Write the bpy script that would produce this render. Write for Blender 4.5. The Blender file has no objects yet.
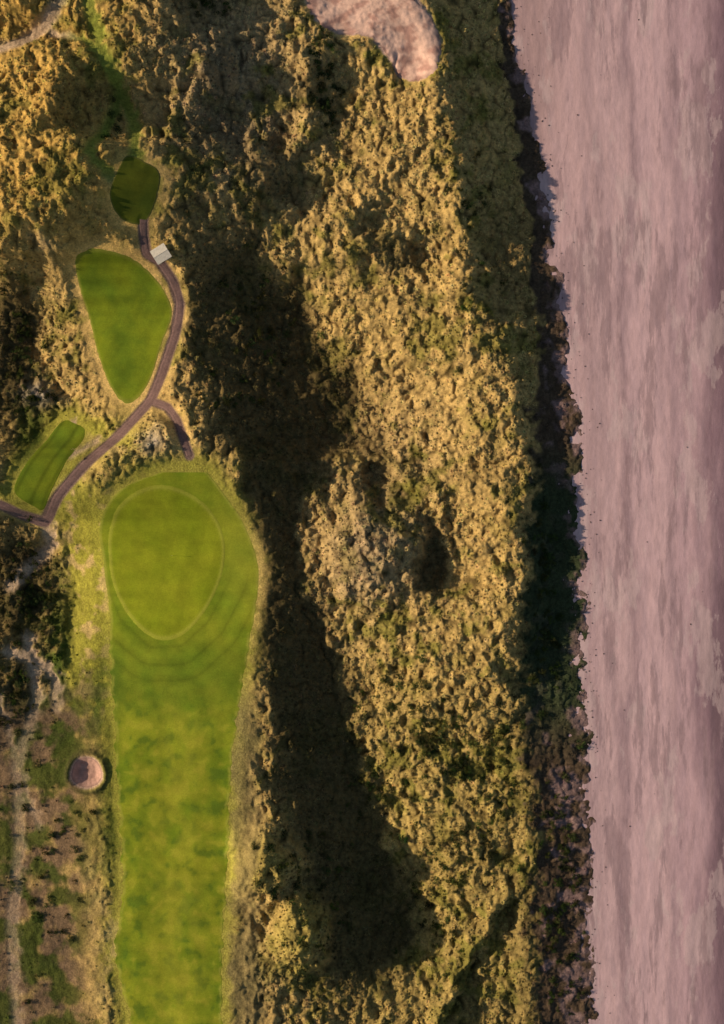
import bpy, math, random, bmesh
import numpy as np
from mathutils import Vector
rng=np.random.default_rng(7); random.seed(7)
S=0.25
EL=20.0; TEL=math.tan(math.radians(EL))
def PX(px): return (np.asarray(px,float)-362)*S
def PY(py): return (512-np.asarray(py,float))*S
sc=bpy.context.scene
# ---------------------------------------------------------------- noise
_perm=rng.permutation(512); _perm=np.concatenate([_perm,_perm])
_ang=rng.random(512)*2*np.pi; _gx=np.cos(_ang); _gy=np.sin(_ang)
def gnoise(x,y,seed=0):
    xi=np.floor(x).astype(np.int64); yi=np.floor(y).astype(np.int64)
    xf=x-xi; yf=y-yi
    u=xf*xf*xf*(xf*(xf*6-15)+10); v=yf*yf*yf*(yf*(yf*6-15)+10)
    def g(ix,iy,dx,dy):
        h=_perm[(_perm[(ix+seed*37)&511]+iy)&511]
        return _gx[h]*dx+_gy[h]*dy
    a=g(xi,yi,xf,yf); b=g(xi+1,yi,xf-1,yf); c=g(xi,yi+1,xf,yf-1); d=g(xi+1,yi+1,xf-1,yf-1)
    return ((a+(b-a)*u)*(1-v)+(c+(d-c)*u)*v)*1.5
def fbm(x,y,o=4,seed=0,gain=.5):
    t=0;a=1;n=0
    for i in range(o):
        t=t+a*gnoise(x*2**i+i*17.3,y*2**i-i*9.1,seed+i); n+=a; a*=gain
    return t/n
_cx=rng.random(512);_cy=rng.random(512);_cr=rng.random(512)
def cell(x,y,seed=0):
    xi=np.floor(x).astype(np.int64); yi=np.floor(y).astype(np.int64)
    best=np.full(x.shape,9.0); r=np.zeros(x.shape)
    for dx in(-1,0,1):
        for dy in(-1,0,1):
            h=_perm[(_perm[(xi+dx+seed*53)&511]+yi+dy)&511]
            d=(xi+dx+_cx[h]-x)**2+(yi+dy+_cy[h]-y)**2
            m=d<best; best=np.where(m,d,best); r=np.where(m,_cr[h],r)
    return best,r
def sstep(a,b,x):
    t=np.clip((x-a)/(b-a),0,1); return t*t*(3-2*t)
def sdf(poly,x,y):
    p=np.array(poly,float); n=len(p)
    d=np.full(x.shape,1e12); ins=np.zeros(x.shape,bool)
    for i in range(n):
        a=p[i]; b=p[(i+1)%n]; e=b-a
        wx=x-a[0]; wy=y-a[1]
        t=np.clip((wx*e[0]+wy*e[1])/(e@e),0,1)
        d=np.minimum(d,(wx-e[0]*t)**2+(wy-e[1]*t)**2)
        c=((a[1]>y)!=(b[1]>y))
        if e[1]!=0:
            ins^= c&(x<e[0]*(y-a[1])/e[1]+a[0])
    d=np.sqrt(d); return np.where(ins,-d,d)
def ldist(pl,x,y):
    p=np.array(pl,float); d=np.full(x.shape,1e12)
    for i in range(len(p)-1):
        a=p[i]; e=p[i+1]-a
        wx=x-a[0]; wy=y-a[1]
        t=np.clip((wx*e[0]+wy*e[1])/(e@e),0,1)
        d=np.minimum(d,(wx-e[0]*t)**2+(wy-e[1]*t)**2)
    return np.sqrt(d)
def cr(pts,n=8,closed=False):
    p=np.array(pts,float); N=len(p); out=[]
    rngi=range(N if closed else N-1)
    for i in rngi:
        if closed: a,b,c,d=p[(i-1)%N],p[i],p[(i+1)%N],p[(i+2)%N]
        else: a,b,c,d=p[max(i-1,0)],p[i],p[i+1],p[min(i+2,N-1)]
        for k in range(n):
            t=k/n
            out.append(.5*((2*b)+(-a+c)*t+(2*a-5*b+4*c-d)*t*t+(-a+3*b-3*c+d)*t**3))
    if not closed: out.append(p[-1])
    return np.array(out)
# ---------------------------------------------------------------- layout (brightness map and outlines, 0.25 m units)
MAP="""76676523566665674455
66776544455666674455
77665543453566774445
77336543453467774345
76346433435666674445
77765434334666664445
77754534324656654445
76554434356436653345
66455532257732753345
37555522225766763345
26655522113776663445
26655522112477765445
24655532112247776545
24665642111246776535
35566642111236776534
55565555112534666514
55555555213634776514
34655555214654277513
24655555315655177513
23755555314664177413
23655555212665576413
33655555211466665313
34555555311366665313
34555555411266655313
34555555421255465323
45555555421155545334
45555555421136555334
45555555531126655434
45555555642115653434
45555555542113754334
45555555463112765334
44555555464111664334
44555555453223635334
44555555444345534334
44555555444445534334"""
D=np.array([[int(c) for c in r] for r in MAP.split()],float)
gpx=np.arange(-60,786,3.0); gpy=np.arange(-60,1086,3.0)
def W(g,n,sg=11.):
    c=np.arange(n)*30+15.; gg=np.clip(g,0,c[-1]+15)
    w=np.exp(-((gg[:,None]-c[None])/sg)**2/2); return w/w.sum(1,keepdims=True)
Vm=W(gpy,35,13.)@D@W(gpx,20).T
def bil(A,x0,y0,dx,dy,x,y):
    fx=np.clip((x-x0)/dx,0,A.shape[1]-1.001); fy=np.clip((y-y0)/dy,0,A.shape[0]-1.001)
    i=fx.astype(int); j=fy.astype(int); u=fx-i; v=fy-j
    return (A[j,i]*(1-u)+A[j,i+1]*u)*(1-v)+(A[j+1,i]*(1-u)+A[j+1,i+1]*u)*v
UP=[(77,262),(88,254),(103,252),(130,258),(150,272),(165,292),(170,312),(160,340),(150,370),(138,392),(122,402),(105,385),(92,350),(82,310),(76,282)]
TEE2=[(127,182),(136,168),(150,172),(166,184),(160,212),(147,230),(127,226),(118,207)]
TEE3=[(52,420),(66,420),(80,432),(62,470),(42,508),(30,506),(14,490),(30,456)]
GREEN=[(135,491),(160,484),(186,490),(210,508),(224,540),(220,580),(200,618),(176,640),(150,641),(122,618),(106,585),(102,545),(112,512)]
FL=[(95,1100),(122,1060),(128,1024),(112,960),(120,900),(118,820),(111,740),(106,680),(103,620),(97,570),(95,525),(118,492),(150,476)]
FR=[(222,1100),(222,1060),(222,1024),(222,960),(225,900),(228,850),(232,760),(240,700),(250,640),(258,590),(257,560),(243,522),(222,490),(205,470),(190,464),(165,470)]
FAIR=FL+FR[::-1]
BUNK=[(84+17*math.cos(a)*(1+.06*math.sin(3*a)),775+17*math.sin(a)*(1+.05*math.cos(2*a))) for a in np.linspace(0,2*math.pi,16,endpoint=False)]
BLOW=[(292,-60),(304,0),(316,24),(338,38),(370,42),(388,60),(400,78),(418,84),(436,72),(440,44),(429,20),(412,0),(404,-60)]
PATHS={ 'p1':([(160,262),(172,280),(178,302),(172,335),(160,368),(147,398),(120,430),(86,464),(60,494),(38,522),(16,515),(0,506),(-40,490)],8.5),
 'p2':([(150,400),(165,406),(176,420),(184,440),(190,456)],7),
 'p3':([(148,226),(147,240),(149,256),(160,262)],8)}
TRAILS=[([(0,66),(30,55),(52,38),(66,22),(78,8),(90,-20)],10),([(95,-20),(100,30),(112,70),(128,100),(138,130),(145,175)],11),([(60,45),(90,52),(112,70)],7),([(128,100),(112,135),(100,165),(120,190)],8),
 ([(38,522),(42,545),(20,568),(0,588)],10),([(0,655),(28,663),(48,682),(50,712)],8),([(20,640),(30,700),(14,760),(16,850),(8,930),(14,1040)],9),([(-10,700),(10,760),(35,830)],4),([(95,440),(70,455),(66,420)],2.5)]
GULL=[[(430,492),(470,470),(530,452)],[(200,205),(235,262),(262,300),(300,292)],[(186,330),(215,380),(205,470)],[(292,585),(325,660),(352,740)],[(560,850),(530,890),(500,935),(470,1035)],
 [(262,480),(300,560),(312,600)],[(395,60),(405,110),(380,150)],[(225,20),(262,120),(250,200)]]
BEACHL=[(505,-200),(508,0),(522,60),(541,150),(556,250),(570,350),(577,450),(580,550),(582,650),(587,750),(590,850),(590,950),(592,1024),(594,1300)]
DUNEE=[(495,-200),(498,0),(515,120),(534,250),(537,350),(532,450),(527,550),(520,650),(524,750),(536,800),(540,850),(530,900),(540,1024),(542,1300)]
def lx(L,py):
    a=np.array(L,float); return np.interp(py,a[:,1],a[:,0])
# ---------------------------------------------------------------- grid
def axis(a,b,d,ext):
    m=np.arange(a,b+d/2,d); o=[];s=d*2;v=0
    while v<ext: v+=s; o.append(v); s*=1.35
    o=np.array(o); return np.concatenate([a-o[::-1],m,b+o]),len(o),len(m)
xs,nx0,nxm=axis(-101,62,.25,3500)
ys,ny0,nym=axis(-142,142,.25,3500)
X,Y=np.meshgrid(xs,ys); pxx=X/S+362; pyy=512-Y/S
pcx=np.clip(pxx,-200,900); pcy=np.clip(pyy,-250,1270)
wx=pxx+18*fbm(X/10,Y/10,4,3,.6); wy=pyy+18*fbm(X/10,Y/10,4,9,.6)
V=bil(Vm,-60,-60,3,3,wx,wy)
sdUP=sdf(UP,pcx,pcy); sdT2=sdf(TEE2,pcx,pcy); sdT3=sdf(TEE3,pcx,pcy); sdG=sdf(GREEN,pcx,pcy); sdF=sdf(FAIR,pcx,pcy)
sdB=sdf(BUNK,pcx,pcy); sdW=sdf(BLOW,pcx,pcy)
wob=4*fbm(X/2.2,Y/2.2,2,31)
pd=np.full(X.shape,1e3)
for k,(pl,w) in PATHS.items(): pd=np.minimum(pd,ldist(pl,pcx,pcy)-w/2)
td=np.full(X.shape,1e3)
for pl,w in TRAILS: td=np.minimum(td,ldist(pl,pcx+wob,pcy-wob)+wob*.6-w/2)
gw1=pcx+14*fbm(X/7,Y/7,4,33,.6); gw2=pcy+14*fbm(X/7,Y/7,4,35,.6)
gdd=np.full(X.shape,1e3)
for pl in GULL: gdd=np.minimum(gdd,ldist(pl,gw1,gw2))
gul=np.exp(-(gdd/2.2)**2)*(.3+.5*sstep(-.2,.3,fbm(X/6,Y/6,2,38)))
mown=np.minimum.reduce([sdUP,sdT2,sdT3,sdF])
flat=1-sstep(0,14,mown)
far=1-sstep(0,200,np.maximum(np.maximum(-pxx-60,pxx-800),np.maximum(-pyy-60,pyy-1084)))
s=(V-5)
s=np.where(s>0,s*.20,s*.145)*(1-flat*.96)*far
s+=flat*.035*far
H=np.zeros(X.shape); dx=np.diff(xs)
for i in range(len(xs)-1):
    H[:,i+1]=H[:,i]*math.exp(-dx[i]/46)+ .5*(s[:,i]+s[:,i+1])*dx[i]
def blob(cx,cy,rx,ry,h,ang=0,p=1.):
    c,sn=math.cos(math.radians(ang)),math.sin(math.radians(ang))
    dx_=wx-cx; dy_=wy-cy; u=(dx_*c+dy_*sn)/rx; v=(-dx_*sn+dy_*c)/ry
    return h*np.exp(-(u*u+v*v)**p)
cwx,cwy=np.clip(wx,-200,900),np.clip(wy,-250,1270)
def ridge(pl,w,h): return h*np.exp(-(ldist(pl,cwx,cwy)/w)**1.6)
H+=blob(262,862,29,34,4.8,0,1.8)+blob(300,935,28,36,5.0,20,1.8)+blob(74,118,20,26,3.4)+blob(372,548,44,48,3.6,0,2.1)
H-=blob(378,478,17,18,3.2)+blob(400,610,20,30,1.5)
H+=ridge([(462,-20),(470,80),(462,180),(464,290)],12,2.2)+ridge([(312,60),(318,110),(300,150)],11,2.6)
H+=ridge([(330,290),(358,350),(398,390)],13,1.6)+ridge([(400,470),(440,500),(455,560)],8,1.4)
H+=ridge([(548,845),(520,880),(490,925),(455,980),(430,1040)],8,2.0)-ridge([(556,855),(528,892),(500,935),(465,990),(442,1045)],6,1.2)
H+=blob(152,440,13,15,1.4)+blob(10,265,16,30,2.2)+blob(28,395,16,14,1.8)+blob(6,600,14,30,1.8)+blob(45,240,20,18,1.6)
H+=blob(215,85,26,26,2.4)+blob(262,190,18,34,2.0,20)+blob(345,215,24,20,2.4)+blob(400,240,26,18,1.8)
rough=(1-flat)*(1-sstep(-10,0,-pd))
BL=sstep(10,45,108-pcx+14*fbm(X/9,Y/9,3,66))*sstep(-20,40,pcy-690)
leftrough=np.clip(np.exp(-((pxx-78)/26.)**4)*sstep(460,500,pyy),0,1)
mz=sstep(0,40,mown)*(1-.75*BL)*sstep(-10,16,sdW)*(1-.5*leftrough)*(1-.6*np.exp(-(np.maximum(td,0)/8)**2))
shade=sstep(3.6,1.8,V)
H+=rough*far*mz*(1-.6*shade)*(1.2*fbm(X/11,Y/14,4,11)+2.4*(.3-np.abs(fbm(X/9+Y/26,Y/12,4,21)))+1.4*(.3-np.abs(fbm(X/4.5,Y/6.5,3,24))))
H+=flat*.03*fbm(X/16,Y/16,2,40)
# coast
bl=lx(BEACHL,pcy); de=lx(DUNEE,pcy)
u=(wx-de)/(bl-de)
jag=.26*fbm(X/5,Y/9,4,55)
toe=1-sstep(-.3,1.0,u+jag*1.4)
grn=sstep(430,500,pcy)*sstep(780,690,pcy)
lo=sstep(150,60,bl-pxx)
floor_=(1.6+.8*fbm(X/9,Y/9,3,61))*lo-30*(1-lo)
def smax(a,b,k): 
    h=np.clip(.5+.5*(a-b)/k,0,1); return b+(a-b)*h+k*h*(1-h)
Hc=smax(H+4.2,floor_,1.2)
capk=.36+.42*grn
cap=np.maximum((bl-2+8*grn-pxx)*S*TEL*(capk+(1-capk)*sstep(10,90,bl-pxx)),.15)
H=-smax(-Hc,-cap,.8)
H=smax(H,.1*lo-30*(1-lo),.1)*toe-.45*sstep(.8,1.5,u)
H=np.where(pxx>bl+60,-.8,H)
strip=sstep(-.1,.15,u)
# relief of hummocks
dens=rough*(1-sstep(.9,1.25,u))
dens*=sstep(1,6,sdW)*sstep(0,4,sdB)*sstep(-1,4,td)*sstep(-1,2,pd)*sstep(0,5,mown)*(1-.9*gul)
rightrough=np.clip(np.exp(-((wx-246)/15.)**4)*sstep(670,720,pyy),0,1)
near=1-sstep(0,22,mown)
lump=dens*(1-.85*BL)*(1-.75*near)*(1-.9*leftrough)*(1-.85*rightrough)*far*(1-.3*shade)*(1-.5*strip)
big=blob(372,555,50,55,1)
f1,r1=cell(X/1.9+.55*gnoise(X/3,Y/3,5),Y/2.2+.55*gnoise(X/3,Y/3,6),1)
f2,r2=cell(X/1.05,Y/1.2,2)
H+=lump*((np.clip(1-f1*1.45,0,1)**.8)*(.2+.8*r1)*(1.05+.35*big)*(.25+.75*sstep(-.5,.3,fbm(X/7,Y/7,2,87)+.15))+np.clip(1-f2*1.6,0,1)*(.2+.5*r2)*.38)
H+=(strip*(u<1.5))*(.26*fbm(X/2.6,Y/4.2,4,77))*far
H+=.12*fbm(X/1.1,Y/1.1,2,60)*rough*far*(1-.7*leftrough)*(1-.5*BL)
H-=gul*rough*.5*far
H-=1.6*(1-sstep(-9,1,sdB))-.6*np.exp(-((sdB-3)/3)**2)
H-=1.6*(1-sstep(-26,4,sdW+wob*.6)) 
H-=.12*(1-sstep(-1,2,pd))+.06*(1-sstep(-3,3,td))
# ---------------------------------------------------------------- colour of the cover
def C(r,g,b): return np.array([r,g,b],float)
def mix(a,b,t): return a+(b-a)*t[...,None]
n1=fbm(X/18,Y/18,4,101); n2=fbm(X/4,Y/4,3,102); n3=fbm(X/1.2,Y/1.2,2,103); n4=fbm(X/8,Y/8,4,104)
straw=C(.68,.45,.15); olive=C(.27,.235,.045); grey=C(.46,.33,.185); scrub_shade=C(.085,.066,.027); gold=C(.74,.45,.11)
Z=np.zeros(X.shape+(3,))
col=Z+straw
col=mix(col,Z+gold,sstep(240,60,pcx)*sstep(300,200,pcy))
col=mix(col,Z+grey,np.clip(blob(230,90,70,110,1)+blob(370,555,50,60,1)+blob(400,440,60,60,.3),0,1)*.8)
col=mix(col,Z+olive,np.clip(sstep(.05,.45,n1+.7*n2)*.75+sstep(560,800,pcy)*sstep(300,380,pcx)*.35+sstep(.1,.4,n4)*.35,0,.9))
shade_dk=np.clip((4.2-V)/2.4,0,1)*(1-flat)
col=mix(col,Z+scrub_shade,shade_dk*.84)  # slope shade put into the cover colour where the brightness map is low
yg=C(.34,.32,.04); dg=C(.09,.125,.018)
a=blob(258,860,28,34,1,0,2)+blob(296,930,26,36,1,20,2); col=mix(col,Z+C(.42,.33,.075),np.clip(a,0,1)*.8)
a=(1-sstep(4,24,np.minimum(sdF,sdT3-4)+12*n2))*sstep(275,235,pcx)
col=mix(col,Z+yg,a*.85)
a=leftrough*sstep(760,690,pcy)+blob(115,440,30,30,.8); col=mix(col,mix(Z+C(.48,.43,.055),Z+C(.74,.52,.19),sstep(.05,.3,n2*.7+.5*n4)),np.clip(a,0,1)*.95)
a=blob(48,640,16,60,1)+blob(45,730,40,50,1)+blob(20,440,16,30,.9)+blob(95,700,16,60,.8)+blob(104,830,10,60,.8)+blob(30,960,26,40,.6); col=mix(col,Z+dg,np.clip(a,0,1)*sstep(-.35,.2,n2+.2))
soil=C(.30,.185,.105)
col=mix(col,Z+soil,BL*sstep(-.35,.2,n4+.5*n2+.02)*.9)
col=mix(col,Z+dg*.9,BL*sstep(-.15,.15,-n4+.35*n2)*.9)
a=blob(104,960,10,60,1)+blob(92,880,8,40,.6); col=mix(col,Z+C(.56,.42,.15),np.clip(a,0,1)*sstep(-.3,.2,n2)*.8)
a=rightrough*.8+blob(255,985,24,40,.7); col=mix(col,Z+C(.31,.235,.095),np.clip(a,0,1)*.85)
a=blob(15,600,22,40,1)+blob(10,700,18,40,1)+blob(5,320,16,50,1)+blob(10,560,14,18,.8); col=mix(col,Z+scrub_shade*.8,np.clip(a,0,1)*.85)
tc=mix(Z+C(.54,.38,.24),Z+C(.24,.27,.04),sstep(60,95,pcx)*sstep(230,180,pcy))
col=mix(col,tc,(1-sstep(-3,6,td))*(.92-.45*BL))
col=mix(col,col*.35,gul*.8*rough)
col=mix(col,Z+C(.22,.14,.11),1-sstep(0,3,pd))
a=blob(152,440,13,14,1)+blob(30,392,16,13,.9)+blob(45,250,10,10,.4); pale=np.clip(a,0,1); col=mix(col,Z+C(.62,.50,.36),pale*.85)
# coastal strip
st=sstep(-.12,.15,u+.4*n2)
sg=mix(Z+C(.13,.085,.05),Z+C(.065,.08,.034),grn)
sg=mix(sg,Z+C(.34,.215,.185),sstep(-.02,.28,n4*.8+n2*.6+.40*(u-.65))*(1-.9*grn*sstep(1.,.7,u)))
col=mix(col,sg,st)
sandc=C(.60,.39,.30)
col=mix(col,Z+sandc,np.maximum(1-sstep(-2,3,sdW+wob),1-sstep(-2,2,sdB)))
col=mix(col,Z+C(.10,.09,.03),np.exp(-((sdB-4)/2.5)**2)*.7)
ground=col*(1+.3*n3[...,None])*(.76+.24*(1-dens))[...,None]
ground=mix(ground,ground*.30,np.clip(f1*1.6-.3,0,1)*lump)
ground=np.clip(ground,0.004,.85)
# ---------------------------------------------------------------- samplers
x0,y0=xs[nx0],ys[ny0]
sl=(slice(ny0,ny0+nym),slice(nx0,nx0+nxm))
Hf=H[sl]; Cf=col[sl]; Df=dens[sl]; Ff=f1[sl]; LRf=np.maximum(leftrough,rightrough)[sl]; BLf=BL[sl]
def fs(A,x,y): return bil(A,x0,y0,.25,.25,np.asarray(x,float),np.asarray(y,float))
def hz(x,y): return fs(Hf,x,y)
# ---------------------------------------------------------------- mesh helper
def mesh_obj(name,v,f,cols=None,mat=None,smooth=True,parent=None):
    v=np.asarray(v,np.float32); f=np.asarray(f,np.int32)
    me=bpy.data.meshes.new(name); k=f.shape[1]
    me.vertices.add(len(v)); me.vertices.foreach_set('co',v.ravel())
    me.loops.add(f.size); me.loops.foreach_set('vertex_index',f.ravel())
    me.polygons.add(len(f)); me.polygons.foreach_set('loop_start',np.arange(0,f.size,k,dtype=np.int32))
    me.polygons.foreach_set('loop_total',np.full(len(f),k,np.int32))
    me.update(calc_edges=True)
    if smooth: me.polygons.foreach_set('use_smooth',np.ones(len(f),bool))
    if cols is not None:
        at=me.attributes.new('col','FLOAT_COLOR','POINT')
        at.data.foreach_set('color',np.concatenate([cols,np.ones((len(v),1))],1).astype(np.float32).ravel())
    me.validate()
    ob=bpy.data.objects.new(name,me); sc.collection.objects.link(ob)
    if mat: me.materials.append(mat)
    if parent: ob.parent=parent
    return ob
def grid_faces(ny,nx,wrap=False):
    j,i=np.meshgrid(np.arange(ny-1),np.arange(nx if wrap else nx-1),indexing='ij')
    i2=(i+1)%nx
    return np.stack([j*nx+i,j*nx+i2,(j+1)*nx+i2,(j+1)*nx+i],-1).reshape(-1,4)
# ---------------------------------------------------------------- materials
def newmat(name):
    m=bpy.data.materials.new(name); m.use_nodes=True; nt=m.node_tree; nt.nodes.clear()
    o=nt.nodes.new('ShaderNodeOutputMaterial'); p=nt.nodes.new('ShaderNodeBsdfPrincipled')
    p.inputs['Roughness'].default_value=.95; p.inputs['Specular IOR Level'].default_value=.1
    nt.links.new(p.outputs[0],o.inputs[0]); return m,nt,p
def N(nt,t,**k):
    n=nt.nodes.new(t)
    for a,b in k.items(): setattr(n,a,b)
    return n
def noise(nt,scale,detail=3,rough=.6,vec=None,stretch=None):
    tc=N(nt,'ShaderNodeTexCoord'); v=tc.outputs['Object']
    if stretch:
        mp=N(nt,'ShaderNodeMapping'); mp.inputs['Scale'].default_value=stretch; nt.links.new(v,mp.inputs[0]); v=mp.outputs[0]
    n=N(nt,'ShaderNodeTexNoise'); n.inputs['Scale'].default_value=scale; n.inputs['Detail'].default_value=detail; n.inputs['Roughness'].default_value=rough
    nt.links.new(v,n.inputs['Vector']); return n.outputs['Fac']
def mrange(nt,inp,a,b,c,d):
    m=N(nt,'ShaderNodeMapRange'); m.inputs[1].default_value=a;m.inputs[2].default_value=b;m.inputs[3].default_value=c;m.inputs[4].default_value=d
    nt.links.new(inp,m.inputs[0]); return m.outputs[0]
def vmul(nt,colr,fac):
    v=N(nt,'ShaderNodeVectorMath',operation='SCALE'); nt.links.new(colr,v.inputs[0]); nt.links.new(fac,v.inputs['Scale']); return v.outputs[0]
def attr_mat(name,sc1,lo,hi,bump=.1,bsc=4,sc2=None):
    m,nt,p=newmat(name)
    a=N(nt,'ShaderNodeAttribute',attribute_name='col')
    c=vmul(nt,a.outputs['Color'],mrange(nt,noise(nt,sc1,4,.7),.3,.7,lo,hi))
    if sc2: c=vmul(nt,c,mrange(nt,noise(nt,sc2,3),.3,.7,.85,1.15))
    nt.links.new(c,p.inputs['Base Color'])
    b=N(nt,'ShaderNodeBump'); b.inputs['Distance'].default_value=bump; b.inputs['Strength'].default_value=1
    nt.links.new(noise(nt,bsc,4,.7),b.inputs['Height']); nt.links.new(b.outputs[0],p.inputs['Normal'])
    return m
m_ter=attr_mat('dune_ground_mat',2.2,.6,1.4,.22,2.6,.15)
m_turf=attr_mat('mown_turf_mat',3.0,.84,1.16,.03,5,.25)
m_path=attr_mat('gravel_path_mat',2.5,.75,1.25,.04,5,.3)
m_sand=attr_mat('sand_mat',1.5,.85,1.12,.10,1.2,.3)
# ---------------------------------------------------------------- terrain
ny,nx=X.shape
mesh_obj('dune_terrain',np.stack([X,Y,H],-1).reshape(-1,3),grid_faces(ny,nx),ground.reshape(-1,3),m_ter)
# ---------------------------------------------------------------- mown sheets
def star(name,poly,c,colf,mat,off=.03,rings=40,segn=14,jit=.6):
    o=cr(poly,segn,True); c=np.array(c,float); n=len(o)
    j=jit*fbm(o[:,0]/5,o[:,1]/5,3,88)
    d=o-c; L=np.linalg.norm(d,axis=1,keepdims=True); o=c+d*(1+(j[:,None])/L)
    t=(np.arange(1,rings+1)/rings); P=c+(o-c)[None]*t[:,None,None]
    px=P[...,0]; py=P[...,1]; x=PX(px); y=PY(py); z=hz(x,y)+off
    z[-1]-=off+.03
    cl=colf(px,py,np.broadcast_to(t[:,None],px.shape))
    v=np.stack([x,y,z],-1).reshape(-1,3); f=grid_faces(rings,n,True)
    cx,cy=PX(c[0]),PY(c[1]); vi=len(v)
    v=np.vstack([v,[[cx,cy,float(hz(cx,cy))+off]]]); cols=np.vstack([cl.reshape(-1,3),cl[0,0][None]])
    ob=mesh_obj(name,v,f[:,::-1],cols,mat)
    bm=bmesh.new(); bm.from_mesh(ob.data); bm.verts.ensure_lookup_table()
    for k in range(n): 
        fc=bm.faces.new((bm.verts[vi],bm.verts[(k+1)%n],bm.verts[k])); fc.smooth=True
    bmesh.ops.recalc_face_normals(bm,faces=bm.faces)
    bm.to_mesh(ob.data); bm.free()
    return ob
def turf(px,py,base,amp=.5):
    n=fbm(px/34,py/34,4,201); k=np.clip(.5+amp*n*1.6,0,1)
    return base[0]+(base[1]-base[0])*k[...,None]
def c_green(px,py,t):
    c=turf(px,py,(C(.20,.245,.010),C(.255,.275,.014)),.7)
    st=np.sign(np.sin((px*.9+py*.25)/4.2*1.0))
    c=c*(1+.03*st)[...,None]
    e=np.exp(-((t-.96)/.03)**2); return mix(c,np.zeros(3)+C(.42,.40,.06),e*.5)
def c_tee(px,py,t):
    c=turf(px,py,(C(.11,.165,.010),C(.20,.24,.012)),.9)
    st=np.sign(np.sin((px*.85+py*.5)/3.6)); c=c*(1+.04*st)[...,None]
    e=np.exp(-((t-.97)/.025)**2); return mix(c,np.zeros(3)+C(.32,.29,.05),e*.5)
def c_tee2(px,py,t): return c_tee(px,py,t)*C(.65,.58,1.)  # darker green tee, with the shadow over it multiplied into the colour
def c_tee3(px,py,t):
    w=((px-47)*.88+(py-463)*.47)
    c=turf(px,py,(C(.12,.18,.012),C(.19,.22,.012)),.6)
    return c*(1-.35*np.exp(-((w-3)/2.2)**2)-.3*np.exp(-((np.abs(w)-14)/2.)**2))[...,None]
nr=420; M=120
L=cr(FL,12); R=cr(FR,12)
def resamp(P,n):
    d=np.concatenate([[0],np.cumsum(np.linalg.norm(np.diff(P,axis=0),axis=1))]); t=np.linspace(0,d[-1],n)
    return np.stack([np.interp(t,d,P[:,0]),np.interp(t,d,P[:,1])],-1)
ysr=np.concatenate([np.linspace(1100,530,nr-80),np.linspace(529,472,80)])
Lx=np.interp(-ysr,-L[:,1],L[:,0]); 
kR=np.argmin(R[:,1]); Rx=np.interp(-ysr,-R[:kR+1,1],R[:kR+1,0])
Lx=np.where(ysr<477,150+(477-ysr)*2.5,Lx)
jl=6*fbm(ysr/14,ysr*0+3,5,91,.65)*sstep(560,680,ysr); jr=6*fbm(ysr/14,ysr*0+8,5,92,.65)*sstep(560,680,ysr)
Lx=Lx+jl; Rx=Rx+jr
T=np.linspace(0,1,M)[None]; px=Lx[:,None]*(1-T)+Rx[:,None]*T; py=np.broadcast_to(ysr[:,None],px.shape).copy()
ex=PX(px); ey=PY(py); ez=hz(ex,ey)+.02; ez[:,0]-=.06; ez[:,-1]-=.06; ez[-1]-=.06; 
gd=sdf(GREEN,px,py)
c=turf(px,py,(C(.16,.22,.012),C(.27,.29,.018)),.8)
nf=fbm(px/16,py/16,4,207)
low=sstep(660,740,py)
c=mix(c,np.zeros(3)+C(.36,.34,.03),sstep(.05,.4,nf)*low*.65); c=mix(c,np.zeros(3)+C(.085,.145,.012),sstep(.05,.38,-nf)*low*.75)
str_=np.tanh(3*np.sin((px-165)/9.0+.25*fbm(px/60,py/60,2,5))); c=c*(1+.07*str_*low)[...,None]
c=mix(c,np.zeros(3)+C(.37,.34,.03),np.exp(-((px-178)/22)**2)*low*sstep(-.4,.3,fbm(px/20,py/40,3,7))*.5)
c=mix(c,np.zeros(3)+C(.09,.145,.012),(np.exp(-((py-675)/45)**2)*.5+np.exp(-((px-108)/10)**2)*sstep(620,700,py)*.5))
c=mix(c,np.zeros(3)+C(.31,.32,.03),sstep(200,250,px)*sstep(640,560,py)*.5)
for r,w_,a_ in((8,1.6,-.2),(17,4,.16),(26,1.5,-.2),(34,4,.14),(42,1.5,-.17),(50,3,.1)):
    c=c*(1+a_*np.exp(-((gd-r)/w_)**2)*sstep(540,620,py))[...,None]
ed=np.minimum(T*(Rx-Lx)[:,None],(1-T)*(Rx-Lx)[:,None])
c=mix(c,np.zeros(3)+C(.40,.37,.06),np.exp(-((ed-1.8)/1.6)**2)*.6*sstep(-.3,.2,fbm(px/6,py/12,2,9)+.3*sstep(640,600,py)))
mesh_obj('fairway',np.stack([ex,ey,ez],-1).reshape(-1,3),grid_faces(nr,M),c.reshape(-1,3),m_turf)
star('putting_green',GREEN,(163,562),c_green,m_turf,.06)
star('practice_green',UP,(124,320),c_tee,m_turf,.04)
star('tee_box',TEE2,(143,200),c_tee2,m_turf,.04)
star('tee_box',TEE3,(47,463),c_tee3,m_turf,.04)
def c_bunk(px,py,t):
    n=fbm(px/4,py/4,3,66); return (C(.52,.31,.23)[None,None]*(1+.2*n[...,None]))*(1-.35*sstep(.85,1,t))[...,None]
star('sand_bunker',[tuple(p) for p in (np.array(BUNK)-[84,775])*.93+[84,775]],(84,775),c_bunk,m_sand,.05,rings=24,jit=.8)
def c_blow(px,py,t):
    n=fbm(px/16,py/10,4,67); c=np.zeros(px.shape+(3,))+C(.80,.51,.38)
    return mix(c,np.zeros(3)+C(.52,.29,.22),sstep(-.1,.3,n))*(1-.3*sstep(.9,1,t))[...,None]
star('sand_blowout',BLOW,(372,12),c_blow,m_sand,.06,rings=60,jit=5)
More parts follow.
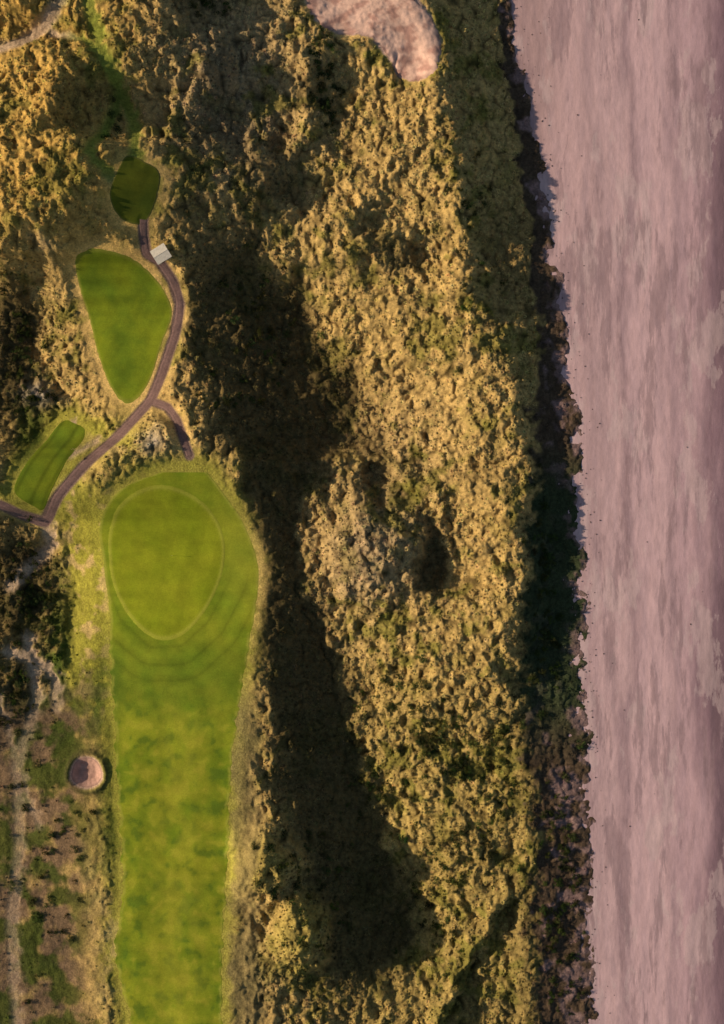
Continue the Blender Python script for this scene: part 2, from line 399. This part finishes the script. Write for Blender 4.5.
def ribbon(name,pl,w):
    P=cr(pl,14); P=resamp(P,len(P)); d=np.gradient(P,axis=0); d/=np.linalg.norm(d,axis=1,keepdims=True)
    nn=np.stack([-d[:,1],d[:,0]],-1); K=7; t=np.linspace(-.5,.5,K)
    wl=w*(1+.25*fbm(P[:,0]/6,P[:,1]/6,3,71))
    Q=P[:,None]+nn[:,None]*t[None,:,None]*wl[:,None,None]
    px,py=Q[...,0],Q[...,1]; x,y=PX(px),PY(py); z=hz(x,y)+.07-.06*(np.abs(t)>.45)[None]*2
    n=fbm(px/3,py/3,3,72); c=C(.25,.15,.125)*(1+.3*n[...,None])*(1-.2*np.exp(-((np.abs(t)-.22)/.1)**2))[None,:,None]
    return mesh_obj(name,np.stack([x,y,z],-1).reshape(-1,3),grid_faces(len(P),K),c.reshape(-1,3),m_path)
for k,(pl,w) in PATHS.items(): ribbon('footpath',pl,w)
# ---------------------------------------------------------------- beach
by=np.concatenate([PY(np.array([14000,8000,4000,2500,1800])),np.arange(PY(1500),PY(-500),.6),PY(np.array([-900,-2000,-5000,-13000]))])
bo=np.concatenate([np.arange(-90,190,2.0),[200,260,330,420,600]])
BPX=lx(BEACHL,512-by/S)[:,None]+bo[None]; BPY=np.broadcast_to((512-by/S)[:,None],BPX.shape)
bx,byy=PX(BPX),PY(BPY)
bz=.0+.08*fbm(bx/3,byy/14,3,120)-.012*np.maximum(bx-60,0)-.8*sstep(110,140,bx)
bz=np.where((bx<PX(lx(BEACHL,BPY))-10),bz-2.5*sstep(-10,-20,bx-PX(lx(BEACHL,BPY))),bz)
mb,nt,p=newmat('beach_sand_mat')
def ramp(nt,f,st):
    r=N(nt,'ShaderNodeValToRGB'); e=r.color_ramp.elements
    while len(e)<len(st): e.new(.5)
    for q,(po,cc) in zip(e,st): q.position=po; q.color=(*cc,1)
    nt.links.new(f,r.inputs[0]); return r.outputs[0]
def mixc(nt,a,b,f):
    m=N(nt,'ShaderNodeMix',data_type='RGBA'); nt.links.new(f,m.inputs[0]); nt.links.new(a,m.inputs[6]); nt.links.new(b,m.inputs[7]); return m.outputs[2]
sep=N(nt,'ShaderNodeSeparateXYZ'); tcx=N(nt,'ShaderNodeTexCoord'); nt.links.new(tcx.outputs['Object'],sep.inputs[0])
nz=noise(nt,.07,6,.6,stretch=(1,.22,1))
bands=N(nt,'ShaderNodeMath',operation='MULTIPLY_ADD'); nt.links.new(nz,bands.inputs[0]); bands.inputs[1].default_value=22
nt.links.new(sep.outputs[0],bands.inputs[2])
f=mrange(nt,bands.outputs[0],56,104,0,1)
base=ramp(nt,f,[(0,(.52,.335,.315)),(.14,(.70,.455,.435)),(.28,(.54,.355,.35)),(.38,(.70,.46,.445)),(.44,(.47,.305,.31)),(.5,(.68,.445,.44)),(.66,(.72,.47,.46)),(.72,(.53,.345,.35)),(.80,(.64,.41,.415)),(.92,(.31,.19,.21)),(1,(.22,.135,.15))])
sm=noise(nt,.10,9,.66,stretch=(1,.35,1))
lt=ramp(nt,sm,[(0,(.42,.30,.30)),(1,(.90,.66,.60))])
c2=mixc(nt,base,lt,mrange(nt,sm,.54,.57,0,.45))
drk=N(nt,'ShaderNodeRGB'); drk.outputs[0].default_value=(.34,.22,.225,1)
c2=mixc(nt,c2,drk.outputs[0],mrange(nt,noise(nt,.13,9,.70,stretch=(1.3,.2,1)),.53,.58,0,.6))
c3=vmul(nt,c2,mrange(nt,noise(nt,.9,6,.75,stretch=(1,.22,1)),.3,.7,.82,1.18))
c4=vmul(nt,c3,mrange(nt,noise(nt,6,3,.7),.3,.7,.93,1.07))
nt.links.new(c4,p.inputs['Base Color'])
b=N(nt,'ShaderNodeBump'); b.inputs['Distance'].default_value=.06; b.inputs['Strength'].default_value=1
nt.links.new(noise(nt,.8,6,.7,stretch=(1,.4,1)),b.inputs['Height']); nt.links.new(b.outputs[0],p.inputs['Normal'])
mesh_obj('sandy_beach',np.stack([bx,byy,bz],-1).reshape(-1,3),grid_faces(*bx.shape),None,mb)
mw,nt,p=newmat('sea_water_mat'); p.inputs['Base Color'].default_value=(.05,.08,.09,1); p.inputs['Roughness'].default_value=.15; p.inputs['Specular IOR Level'].default_value=.5
b=N(nt,'ShaderNodeBump'); b.inputs['Distance'].default_value=.3; nt.links.new(noise(nt,.4,5),b.inputs['Height']); nt.links.new(b.outputs[0],p.inputs['Normal'])
mesh_obj('sea',[(112,-3600,-.75),(3600,-3600,-.75),(3600,3600,-.75),(112,3600,-.75)],[(0,1,2,3)],None,mw)
# ---------------------------------------------------------------- vegetation instancing
def inst_mat(name,kn=.75):
    m=bpy.data.materials.new(name); m.use_nodes=True; nt=m.node_tree; nt.nodes.clear()
    o=N(nt,'ShaderNodeOutputMaterial'); a=N(nt,'ShaderNodeAttribute',attribute_name='icol',attribute_type='INSTANCER')
    s_=N(nt,'ShaderNodeAttribute',attribute_name='shade')
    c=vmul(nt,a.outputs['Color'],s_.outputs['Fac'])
    nn=N(nt,'ShaderNodeAttribute',attribute_name='inrm',attribute_type='INSTANCER')
    g=N(nt,'ShaderNodeNewGeometry')
    s1=N(nt,'ShaderNodeVectorMath',operation='SCALE'); nt.links.new(g.outputs['Normal'],s1.inputs[0]); s1.inputs['Scale'].default_value=1-kn
    s2=N(nt,'ShaderNodeVectorMath',operation='SCALE'); nt.links.new(nn.outputs['Vector'],s2.inputs[0]); s2.inputs['Scale'].default_value=kn
    ad=N(nt,'ShaderNodeVectorMath',operation='ADD'); nt.links.new(s1.outputs[0],ad.inputs[0]); nt.links.new(s2.outputs[0],ad.inputs[1])
    nm=N(nt,'ShaderNodeVectorMath',operation='NORMALIZE'); nt.links.new(ad.outputs[0],nm.inputs[0])
    d=N(nt,'ShaderNodeBsdfDiffuse'); nt.links.new(nm.outputs[0],d.inputs['Normal'])
    nt.links.new(c,d.inputs[0]); nt.links.new(d.outputs[0],o.inputs[0])
    return m
m_tuft=inst_mat('marram_grass_mat',.78); m_shr=inst_mat('shrub_leaf_mat',.45)
def raw(name,v,f,shade,mat):
    me=bpy.data.meshes.new(name); me.from_pydata(v,[],f); at=me.attributes.new('shade','FLOAT','POINT'); at.data.foreach_set('value',shade); me.materials.append(mat)
    return bpy.data.objects.new(name,me)
tc_=bpy.data.collections.new('marram_tuft_variants'); sc_=bpy.data.collections.new('shrub_variants')
for k in range(5):
    v=[];f=[];sh=[]
    lean0=random.uniform(0,6.28)
    for i in range(28):
        a=random.uniform(0,6.283); r0=random.random()**.6*.22; x=r0*math.cos(a); y=r0*math.sin(a)
        a2=a+random.gauss(0,.5); l=random.uniform(.4,.8); out=random.uniform(.15,.62)*l+.06; h=l*random.uniform(.4,.75)
        w=random.uniform(.045,.085); tx,ty=-math.sin(a2)*w,math.cos(a2)*w
        mx_,my_=x+math.cos(a2)*out*.4,y+math.sin(a2)*out*.4; ex_,ey_=x+math.cos(a2)*out+.1*math.cos(lean0),y+math.sin(a2)*out+.1*math.sin(lean0)
        b0=len(v); q=random.uniform(.75,1.35)
        v+=[(x-tx,y-ty,-.1),(x+tx,y+ty,-.1),(mx_+tx,my_+ty,h*.75),(mx_-tx,my_-ty,h*.75),(ex_,ey_,h)]
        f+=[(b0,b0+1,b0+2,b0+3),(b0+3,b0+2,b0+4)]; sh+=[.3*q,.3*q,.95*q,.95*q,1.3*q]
    tc_.objects.link(raw(f'marram_tuft_{k}',v,f,sh,m_tuft))
for k in range(4):
    v=[];f=[];sh=[]
    cl=[(random.gauss(0,.38),random.gauss(0,.38),random.uniform(.2,.6),random.uniform(.25,.5)) for _ in range(8)]
    for i in range(420):
        cx,cy,cz,r=random.choice(cl); d=Vector((random.gauss(0,1),random.gauss(0,1),random.gauss(0,.8)+.25)).normalized()
        rr=r*random.uniform(.65,1.05); p_=Vector((cx,cy,cz))+d*rr
        if p_.z<0: continue
        t1=d.cross(Vector((random.random(),random.random(),random.random()))).normalized(); t2=(d+Vector((random.gauss(0,.6),random.gauss(0,.6),random.gauss(0,.6)))).cross(t1).normalized(); w=random.uniform(.05,.1)
        b0=len(v); v+=[tuple(p_-t1*w),tuple(p_+t2*w*.8),tuple(p_+t1*w),tuple(p_-t2*w*.8)]; f+=[(b0,b0+1,b0+2,b0+3)]
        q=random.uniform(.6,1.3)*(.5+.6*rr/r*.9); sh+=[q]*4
    for i in range(5):
        a=i*1.3; b0=len(v); v+=[(.03,0,0),(-.03,0,0),(.4*math.cos(a),.4*math.sin(a),.5)]; f+=[(b0,b0+1,b0+2)]; sh+=[.4]*3
    sc_.objects.link(raw(f'shrub_{k}',v,f,sh,m_shr))
def scatter(name,pts,cols,scl,coll):
    n=len(pts); me=bpy.data.meshes.new(name); me.vertices.add(n); me.vertices.foreach_set('co',pts.astype(np.float32).ravel())
    a=me.attributes.new('icol','FLOAT_COLOR','POINT'); a.data.foreach_set('color',np.concatenate([cols,np.ones((n,1))],1).astype(np.float32).ravel())
    a=me.attributes.new('iscale','FLOAT_VECTOR','POINT'); a.data.foreach_set('vector',scl.astype(np.float32).ravel())
    e_=.6; x_,y_=pts[:,0],pts[:,1]
    nr_=np.stack([-(hz(x_+e_,y_)-hz(x_-e_,y_))/(2*e_),-(hz(x_,y_+e_)-hz(x_,y_-e_))/(2*e_),np.ones(n)],-1)
    if 'pebble' in name: nr_[:]=(0,0,1)
    nr_/=np.linalg.norm(nr_,axis=1,keepdims=True)
    a=me.attributes.new('inrm','FLOAT_VECTOR','POINT'); a.data.foreach_set('vector',nr_.astype(np.float32).ravel())
    a=me.attributes.new('irot','FLOAT_VECTOR','POINT'); rt=np.zeros((n,3)); rt[:,2]=rng.random(n)*6.283; rt[:,:2]=rng.normal(0,.15,(n,2)); a.data.foreach_set('vector',rt.astype(np.float32).ravel())
    ob=bpy.data.objects.new(name,me); sc.collection.objects.link(ob)
    ng=bpy.data.node_groups.new(name+'_nodes','GeometryNodeTree')
    ng.interface.new_socket('Geometry',in_out='INPUT',socket_type='NodeSocketGeometry'); ng.interface.new_socket('Geometry',in_out='OUTPUT',socket_type='NodeSocketGeometry')
    gi=ng.nodes.new('NodeGroupInput'); go=ng.nodes.new('NodeGroupOutput'); ip=ng.nodes.new('GeometryNodeInstanceOnPoints'); ci=ng.nodes.new('GeometryNodeCollectionInfo')
    ci.inputs['Collection'].default_value=coll; ci.inputs['Separate Children'].default_value=True; ci.inputs['Reset Children'].default_value=True
    ip.inputs['Pick Instance'].default_value=True
    def na(nm,ty='FLOAT_VECTOR'):
        q=ng.nodes.new('GeometryNodeInputNamedAttribute'); q.data_type=ty; q.inputs['Name'].default_value=nm; return q.outputs[0]
    ng.links.new(gi.outputs[0],ip.inputs['Points']); ng.links.new(ci.outputs[0],ip.inputs['Instance'])
    e=ng.nodes.new('FunctionNodeEulerToRotation'); ng.links.new(na('irot'),e.inputs[0]); ng.links.new(e.outputs[0],ip.inputs['Rotation'])
    ng.links.new(na('iscale'),ip.inputs['Scale']); ng.links.new(ip.outputs[0],go.inputs[0])
    md=ob.modifiers.new('scatter','NODES'); md.node_group=ng
    return ob
sp=.9
gx,gy=np.meshgrid(np.arange(-100,60,sp),np.arange(-141,141,sp)); gx=(gx+rng.uniform(-.5,.5,gx.shape)*sp).ravel(); gy=(gy+rng.uniform(-.5,.5,gy.shape)*sp).ravel()
dn=fs(Df,gx,gy)
ppx=gx/S+362; ppy=512-gy/S
du=(ppx-lx(DUNEE,ppy))/(lx(BEACHL,ppy)-lx(DUNEE,ppy))
tn=fbm(gx/5,gy/7,3,130)
dn*=(1-.85*fs(BLf,gx,gy))*(1-.95*fs(LRf,gx,gy))
dn*=np.where(du>0,np.where((ppy>470)&(ppy<720),.8,.15+.8*sstep(.0,.3,tn))*(1-.5*sstep(.6,1,du)),1)
mnear=np.minimum.reduce([sdf(q,ppx,ppy) for q in(UP,FAIR,TEE2,TEE3)])
dn*=.1+.9*sstep(2,30,mnear+12*tn)
dn*=.2+.8*sstep(.5,.12,fs(Ff,gx,gy))
dn*=.4+.6*sstep(-.3,.2,fbm(gx/9,gy/9,3,131))
keep=rng.random(len(gx))<dn
gx,gy,ppx,ppy,tn,du,mnear=gx[keep],gy[keep],ppx[keep],ppy[keep],tn[keep],du[keep],mnear[keep]
ii=np.clip(((gx-x0)/.25).round().astype(int),0,nxm-1); jj=np.clip(((gy-y0)/.25).round().astype(int),0,nym-1)
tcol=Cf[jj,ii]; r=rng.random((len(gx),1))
tcol=tcol*(.75+.75*r)
tcol=tcol*(1+rng.normal(0,.05,(len(gx),3)))
sz=(.6+.6*rng.random(len(gx)))*(.55+.45*sstep(0,35,mnear))*np.where(du>.1,.75,1)
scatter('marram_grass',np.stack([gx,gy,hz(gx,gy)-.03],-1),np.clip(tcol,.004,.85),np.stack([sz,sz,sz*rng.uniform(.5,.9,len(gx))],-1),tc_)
sp_=[]
for cx,cy,rx,ry,n in[(440,742,26,18,45),(470,778,30,20,25),(405,700,60,40,40),(385,800,40,50,40),(440,900,28,70,60),(500,770,26,60,45),(562,900,18,110,70),(545,600,16,110,60),(18,600,24,50,60),(10,330,14,60,35),
   (10,700,16,50,30),(320,55,14,30,20),(222,402,16,7,10),(120,130,10,20,8),(205,10,18,12,25),(330,100,12,26,25),(250,320,40,70,45),(310,880,45,60,50),(475,860,40,40,35),(470,250,40,90,30),(25,395,20,14,14),(40,860,45,110,40)]:
    for _ in range(n): sp_.append((cx+random.gauss(0,.55)*rx,cy+random.gauss(0,.55)*ry))
sp_=np.array(sp_); ok=(sdf(FAIR,sp_[:,0],sp_[:,1])>6)&(sdf(UP,sp_[:,0],sp_[:,1])>5)&(sdf(TEE3,sp_[:,0],sp_[:,1])>5)&(sdf(BUNK,sp_[:,0],sp_[:,1])>4); sp_=sp_[ok]
sx,sy=PX(sp_[:,0]),PY(sp_[:,1]); n=len(sx); ss=rng.uniform(.6,1.5,n)
scl_=np.clip(np.array([[.06,.07,.02]])*(.6+rng.random((n,1)))*(1+rng.normal(0,.12,(n,3))),.004,.5)
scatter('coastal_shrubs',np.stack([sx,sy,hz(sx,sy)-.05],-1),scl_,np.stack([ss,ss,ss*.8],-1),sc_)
kc=bpy.data.collections.new('pebble_variants')
for k in range(3):
    bm=bmesh.new(); bmesh.ops.create_icosphere(bm,subdivisions=2,radius=.2)
    for v_ in bm.verts: v_.co*=random.uniform(.75,1.2); v_.co.z*=.5
    me=bpy.data.meshes.new(f'pebble_{k}'); bm.to_mesh(me); bm.free(); at=me.attributes.new('shade','FLOAT','POINT'); at.data.foreach_set('value',[1.0]*len(me.vertices)); me.materials.append(m_shr)
    kc.objects.link(bpy.data.objects.new(f'pebble_{k}',me))
n=240; qy=rng.uniform(0,1024,n); qo=np.abs(rng.normal(0,12,n)); qo[:14]=rng.uniform(0,150,14)
qx=lx(BEACHL,qy)+qo+2; px_,py_=PX(qx),PY(qy)
scatter('beach_pebbles',np.stack([px_,py_,np.full(n,.04)-.012*np.maximum(px_-60,0)],-1),np.clip(np.array([[.13,.09,.08]])*(.4+1.2*rng.random((n,1))),0,1),np.repeat(rng.uniform(.3,.9,(n,1)),3,1),kc)
# ---------------------------------------------------------------- shelter hut
def plain(name,c,ns=3,lo=.85,hi=1.15):
    m,nt,p=newmat(name); rgb=N(nt,'ShaderNodeRGB'); rgb.outputs[0].default_value=(*c,1)
    nt.links.new(vmul(nt,rgb.outputs[0],mrange(nt,noise(nt,ns,4),.3,.7,lo,hi)),p.inputs['Base Color']); return m
m_wall=plain('hut_wall_mat',(.45,.42,.36)); m_roof=plain('hut_roof_mat',(.74,.66,.52),2,.85,1.12); m_wood=plain('hut_wood_mat',(.12,.07,.04)); m_glass=plain('hut_glass_mat',(.03,.04,.05))
hut=bpy.data.objects.new('shelter_hut',None); sc.collection.objects.link(hut)
hx,hy=float(PX(164)),float(PY(258)); hut.location=(hx,hy,float(hz(hx,hy))-.1); hut.rotation_euler=(0,0,math.radians(32))
def box(name,c,d,mat,par,bev=.02):
    bm=bmesh.new(); bmesh.ops.create_cube(bm,size=1)
    for v_ in bm.verts: v_.co=Vector((v_.co.x*d[0]+c[0],v_.co.y*d[1]+c[1],v_.co.z*d[2]+c[2]))
    bmesh.ops.bevel(bm,geom=bm.edges[:],offset=bev,segments=1,affect='EDGES')
    me=bpy.data.meshes.new(name); bm.to_mesh(me); bm.free(); me.materials.append(mat); o=bpy.data.objects.new(name,me); sc.collection.objects.link(o); o.parent=par; return o
box('walls',(0,0,1.15),(3.4,3.2,2.3),m_wall,hut)
box('door',(-.6,-1.62,1.0),(.9,.06,1.9),m_wood,hut); box('window',(.8,-1.62,1.4),(.9,.06,.8),m_glass,hut); box('window_side',(1.72,0,1.4),(.06,1.0,.8),m_glass,hut)
def roofside(name,sg):
    v=[(-2.0,0,2.6),(2.0,0,2.6),(2.0,sg*1.95,2.35),(-2.0,sg*1.95,2.35)]; v+=[(a,b_,c_-.1) for a,b_,c_ in v]
    me=bpy.data.meshes.new(name); me.from_pydata(v,[],[(0,1,2,3),(7,6,5,4),(0,4,5,1),(1,5,6,2),(2,6,7,3),(3,7,4,0)]); me.materials.append(m_roof); o=bpy.data.objects.new(name,me); sc.collection.objects.link(o); o.parent=hut
roofside('roof_front',-1); roofside('roof_back',1); box('ridge_cap',(0,0,2.61),(4.04,.12,.07),m_roof,hut)
for sx_ in(-1.69,1.69):
    me=bpy.data.meshes.new('gable'); me.from_pydata([(sx_,-1.6,2.28),(sx_,1.6,2.28),(sx_,0,2.49)],[],[(0,1,2)]); me.materials.append(m_wall); o=bpy.data.objects.new('gable',me); sc.collection.objects.link(o); o.parent=hut
m_white=plain('flag_pole_mat',(.75,.75,.7)); m_red=plain('flag_cloth_mat',(.6,.08,.05))
fl=bpy.data.objects.new('golf_flag',None); sc.collection.objects.link(fl); fx,fy=float(PX(170)),float(PY(556)); fl.location=(fx,fy,float(hz(fx,fy))+.05)
bm=bmesh.new(); bmesh.ops.create_cone(bm,cap_ends=True,segments=10,radius1=.025,radius2=.018,depth=2.3)
for v_ in bm.verts: v_.co.z+=1.15
me=bpy.data.meshes.new('pole'); bm.to_mesh(me); bm.free(); me.materials.append(m_white); o=bpy.data.objects.new('pole',me); sc.collection.objects.link(o); o.parent=fl
v=[];f=[]
for i in range(9):
    t=i/8; v+=[(t*.6,.07*math.sin(t*6),2.25-.05*t),(t*.6,.07*math.sin(t*6+.4),1.85+.05*t)]
    if i: f.append((2*i-2,2*i,2*i+1,2*i-1))
me=bpy.data.meshes.new('cloth'); me.from_pydata(v,[],f); me.materials.append(m_red); o=bpy.data.objects.new('cloth',me); sc.collection.objects.link(o); o.parent=fl
# ---------------------------------------------------------------- light, camera
AZ=math.radians(4)
sun=bpy.data.lights.new('sun','SUN'); sun.energy=5; sun.angle=math.radians(.5); sun.color=(1,.83,.63)
so=bpy.data.objects.new('sun',sun); sc.collection.objects.link(so)
e=math.radians(EL); dirv=Vector((math.cos(e)*math.cos(AZ),-math.cos(e)*math.sin(AZ),-math.sin(e))); so.rotation_euler=dirv.to_track_quat('-Z','Y').to_euler()
w=bpy.data.worlds.new('World'); sc.world=w; w.use_nodes=True; nt=w.node_tree
sk=nt.nodes.new('ShaderNodeTexSky'); sk.sky_type='NISHITA'; sk.sun_disc=False; sk.sun_elevation=e; sk.sun_rotation=math.radians(274)
bg=nt.nodes['Background']; bg.inputs[1].default_value=.075; nt.links.new(sk.outputs[0],bg.inputs[0])
cam=bpy.data.cameras.new('camera'); co=bpy.data.objects.new('camera',cam); sc.collection.objects.link(co)
Dist=330; co.location=(0,0,Dist+4); co.rotation_euler=(0,0,0)
cam.sensor_fit='VERTICAL'; cam.sensor_height=24; cam.lens=12*Dist/128; cam.clip_end=9000; cam.clip_start=1
sc.camera=co
sc.view_settings.view_transform='Standard'; sc.view_settings.look='None'; sc.view_settings.exposure=0
print('tufts',len(gx),'H',Hf.min(),Hf.max())
